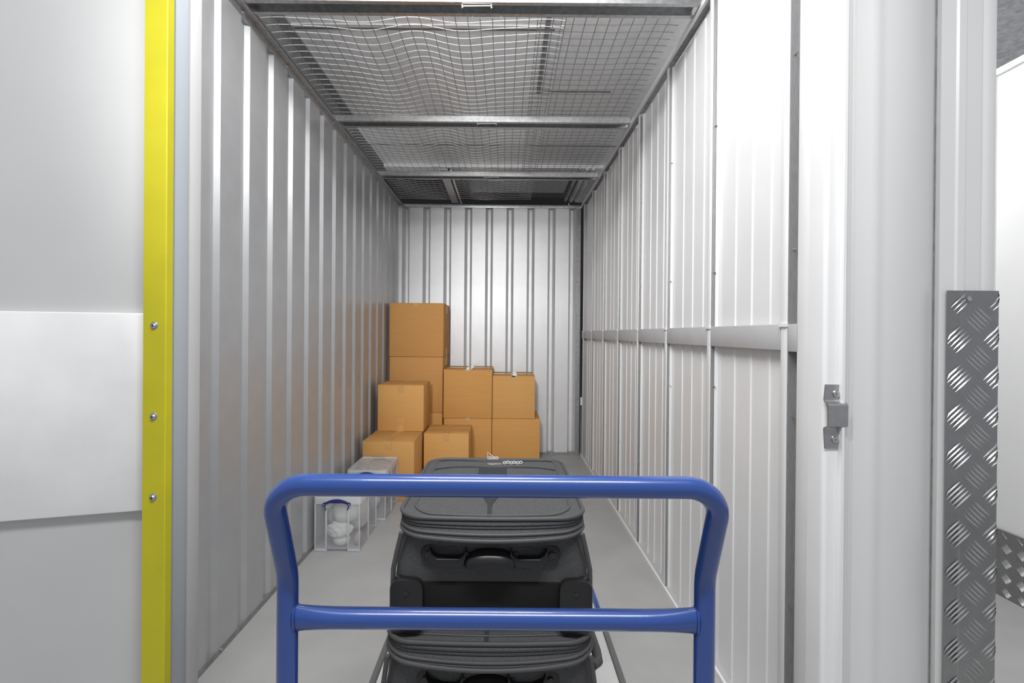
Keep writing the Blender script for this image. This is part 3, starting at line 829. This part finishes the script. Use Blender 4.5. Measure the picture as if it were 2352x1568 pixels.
# ------------------------------------------------------------------ suitcases
def suitcase(label, cx_, yf, z0, w, ln, h, big):
    """lies flat, wheeled foot towards the camera; yf = y of the front face, z0 underside"""
    e = empty('suitcase', (cx_, yf + ln / 2, z0), label, 'suitcase', 'suitcases stacked on the trolley')
    a, b = w / 2, ln / 2
    hb_ = h - 0.038                                   # body height, the zipped lid sits above
    def sect(hw_, hl, r, bu, z, yo=0.0):
        return [(p[0], p[1] + yo, z) for p in rrect(hw_, hl, r, 6, bu)]
    body = MB()
    rings = [sect(a - 0.006, b - 0.006, 0.03, 0, 0.012), sect(a, b, 0.03, 0, 0.022), sect(a + 0.001, b, 0.035, 0, h * 0.40),
             sect(a - 0.002, b, 0.04, 0.004, h * 0.56), sect(a - 0.008, b, 0.05, 0.010, h * 0.68), sect(a - 0.013, b + 0.001, 0.055, 0.016, hb_)]
    body.ring_loft(rings).build('body', 'fabric', e, sharp=60)
    lid = MB()
    rings = [sect(a - 0.012, b + 0.004, 0.055, 0.030, hb_), sect(a - 0.008, b + 0.006, 0.055, 0.034, hb_ + 0.006),
             sect(a - 0.010, b + 0.004, 0.055, 0.024, hb_ + 0.017), sect(a - 0.009, b + 0.004, 0.055, 0.015, h - 0.010), sect(a - 0.010, b + 0.001, 0.055, 0.009, h - 0.003)]
    lid.ring_loft(rings).build('lid', 'fabric', e, sharp=60)
    # padded top panel
    def ztop(x, y):
        u, v = x / a, y / b
        k = max(0, 1 - abs(u) ** 4) * max(0, 1 - abs(v) ** 6)
        return h - 0.003 + 0.012 * k + 0.006 * v * k - 0.004 * math.exp(-(u * 3) ** 2) * k
    tp = MB(); N = 24
    out = rrect(a - 0.010, b + 0.001, 0.055, 6, 0.009)
    rings = []
    for i in range(9):
        s = 1 - i / 8 * 0.97
        rings.append([(p[0] * s, p[1] * s, ztop(p[0] * s, p[1] * s) + (0 if i else -0.002)) for p in out])
    tp.ring_loft(rings).build('top_panel', 'fabric', e, sharp=80)
    # piping loops
    def loop(hw_, hl, r, bu, z, rad, name='piping', m='piping'):
        return MB().tube(sect(hw_, hl, r, bu, z), rad, 8, closed=True).build(name, m, e, sharp=80)
    loop(a - 0.008, b + 0.003, 0.056, 0.011, h - 0.003, 0.0050)
    loop(a - 0.008, b + 0.006, 0.056, 0.037, hb_ + 0.002, 0.0044)
    loop(a - 0.009, b + 0.005, 0.056, 0.031, hb_ + 0.0115, 0.0036)
    loop(a - 0.0085, b + 0.0035, 0.056, 0.0225, hb_ + 0.0205, 0.0018, 'zip_track', 'fabric_dark')
    loop(a - 0.0085, b + 0.0035, 0.056, 0.0190, hb_ + 0.0255, 0.0018, 'zip_track', 'fabric_dark')
    ins = [(p[0] * 0.87, p[1] * 0.93 - 0.002) for p in out]
    MB().tube([(x, y, ztop(x, y)) for x, y in ins], 0.0028, 6, closed=True).build('seam', 'piping', e, sharp=80)
    for dz, bow, yy in ((0, 0.020, b * 0.78), (0, -0.012, b * 0.38)):
        path = [(x, yy - bow * (1 - (x / (a * 0.8)) ** 2), 0) for x in [a * 0.8 * (-1 + 2 * i / 20) for i in range(21)]]
        MB().tube([(x, y, ztop(x, y) + 0.0006) for x, y, _ in path], 0.0024, 6).build('seam', 'fabric_dark', e)
    # dark funnel shaped strip down the middle of the top
    L, Rr = [], []
    for i in range(28):
        t = i / 27
        y = b * 0.42 - (b * 0.42 + b + 0.006) * t
        q = min(max((t - 0.42) / 0.42, 0), 1)
        wd = 0.006 + 0.044 * (1 - q * q * (3 - 2 * q))
        L.append((-0.006 - wd * 0.75, y, ztop(-wd, y) + 0.0014)); Rr.append((-0.006 + wd * 0.75, y, ztop(wd, y) + 0.0014))
    fs = MB(); n = len(L)
    fs.v = L + Rr + [(p[0], p[1], p[2] - 0.002) for p in L] + [(p[0], p[1], p[2] - 0.002) for p in Rr]
    for i in range(n - 1):
        fs.face((i, i + 1, n + i + 1, n + i)); fs.face((2 * n + i, 2 * n + i + 1, i + 1, i)); fs.face((n + i, n + i + 1, 3 * n + i + 1, 3 * n + i))
    fs.build('funnel_strip', 'fabric_dark', e)
    yn = b * 0.60
    zz = ztop(0, yn)
    MB().prism([(-0.055, yn - 0.035), (0.050, yn - 0.035), (0.030, yn + 0.03), (-0.035, yn + 0.03)], 'z', zz - 0.002, zz + 0.0015).build('badge_patch', 'fabric_dark', e)
    MB().box(-0.022, 0.018, yn - 0.018, yn - 0.004, zz + 0.0015, zz + 0.005).build('badge_plate', 'steel', e, bevel=0.0015)
    if not big:
        def rings_chain(pts, rad):
            m = MB()
            for (x, y, z, t) in pts:
                m.tube([(x + rad * math.cos(q * PI / 4), y + rad * 0.55 * math.sin(q * PI / 4) * (1 - t), z + rad * t * math.sin(q * PI / 4)) for q in range(8)], 0.0011, 6, closed=True)
            return m
        rings_chain([(0.026 + 0.009 * i, yn - 0.010 + 0.006 * (i % 2), zz + 0.007, 0.6) for i in range(6)], 0.0048).build('zip_pull', 'wire_bright', e)
        y2 = b * 0.83
        z2 = ztop(-0.03, y2)
        zp = rings_chain([(-0.020 + 0.006 * i, y2, z2 + 0.006, 0.8) for i in range(5)], 0.0042)
        zp.tube([(-0.024, y2, z2 + 0.004), (-0.024, y2, z2 + 0.024), (-0.012, y2, z2 + 0.014), (-0.004, y2, z2 + 0.004)], 0.0012, 6)
        zp.build('zip_pull', 'wire_bright', e)
    # front edge piping down both sides of the front face
    for s in (-1, 1):
        pth = [(s * (a - 0.004), -b + 0.006, 0.03), (s * (a + 0.002), -b + 0.006, h * 0.30), (s * (a + 0.001), -b + 0.006, h * 0.50), (s * (a - 0.006), -b + 0.006, h * 0.65), (s * (a - 0.016), -b + 0.004, hb_)]
        MB().tube(pth, 0.0052, 8).build('piping', 'piping', e)
    # black lower guard panel with wheel housings
    ph = 0.092 if not big else 0.15
    MB().box(-a + 0.010, a - 0.010, -b - 0.003, -b + 0.01, 0.010, ph).build('guard_panel', 'black_panel', e, bevel=0.002)
    for s in (-1, 1):
        xo = s * (a - 0.030)
        o = [(xo + p[0], p[1]) for p in rrect(0.034, 0.055, 0.020, 6)]
        o = [(x, y + 0.047) for x, y in o]
        hs = MB().prism(o, 'y', -b - 0.016, -b + 0.012, True).build('wheel_housing', 'black_plastic', e, bevel=0.004)
        MB().cyl((xo, -b - 0.017, 0.076), 'y', 0.0045, 0.004, 12).build('bolt', 'bolt_black', hs)
        ch = MB().tube([(xo + 0.017 * math.cos(q * PI / 10), -b - 0.0165, 0.026 + 0.017 * math.sin(q * PI / 10)) for q in range(11)], 0.002, 6).build('wheel_arch', 'black_panel', hs)
        MB().cyl((xo, -b - 0.006, 0.020), 'x', 0.021, 0.020, 20).build('wheel', 'rubber', hs, bevel=0.004)
    # grab handle
    zh = hb_ - 0.039
    xo = -0.002
    gh = MB().prism([(xo + p[0], zh + p[1]) for p in rrect(0.143, 0.019, 0.018, 8)], 'y', -b - 0.010, -b + 0.004, True).build('handle_plate', 'black_plastic', e, bevel=0.002)
    MB().box(xo - 0.085, xo + 0.085, -b - 0.012, -b - 0.009, zh + 0.012, zh + 0.017).build('plate_ridge', 'black_plastic', gh)
    for s in (-1, 1):
        # moulded socket blocks
        pr_ = []
        xa = s * 0.082
        blk = [(-0.042, 0.018), (-0.036, 0.004), (-0.026, -0.003), (0.018, -0.003), (0.027, 0.004), (0.033, 0.018), (0.033, 0.0), (0.024, -0.021), (-0.030, -0.021), (-0.042, -0.006)]
        blk = [(xo + xa + p[0], zh + p[1]) for p in blk]
        MB().prism(blk, 'y', -b - 0.024, -b - 0.009).build('handle_socket', 'black_plastic', gh, bevel=0.002)
        for xx in (s * 0.126, s * 0.050):
            MB().cyl((xo + xx, -b - 0.012, zh + 0.001), 'y', 0.0065, 0.005, 14).build('bolt', 'bolt_black', gh)
    # padded grip: half dome
    gr = MB(); rings = []
    for i in range(11):
        ph_ = PI / 2 * i / 10
        kx, kz = math.cos(ph_) ** 0.6 if i < 10 else 0.02, math.cos(ph_) ** 0.6 if i < 10 else 0.02
        yy = -b - 0.010 - 0.030 * math.sin(ph_)
        ring = []
        for j in range(25):
            t = PI * j / 24
            ring.append((xo + 0.054 * kx * math.cos(t), yy, zh - 0.020 + 0.036 * kz * math.sin(t) ** 0.75))
        for j in range(1, 12):
            ring.append((xo + 0.054 * kx * (-1 + 2 * j / 12), yy, zh - 0.020 - 0.002 * kz))
        rings.append(ring)
    gr.ring_loft(rings).build('handle_grip', 'black_plastic', gh, sharp=60)
    if big:   # side carry handle on the right
        MB().tube([(a - 0.004, -b + 0.05, h * 0.72), (a + 0.010, -b + 0.062, h * 0.72), (a + 0.013, -b + 0.10, h * 0.72), (a + 0.010, -b + 0.20, h * 0.72), (a - 0.004, -b + 0.212, h * 0.72)], 0.011, 8).build('side_handle', 'piping', e)
    return e
suitcase('large dark grey fabric suitcase lying flat on the trolley deck, under the other', -0.026, 0.985, ZP, 0.445, 0.66, 0.307, True)
suitcase('dark grey fabric suitcase lying on top of the larger one', -0.023, 1.005, 0.556, 0.406, 0.455, 0.229, False)
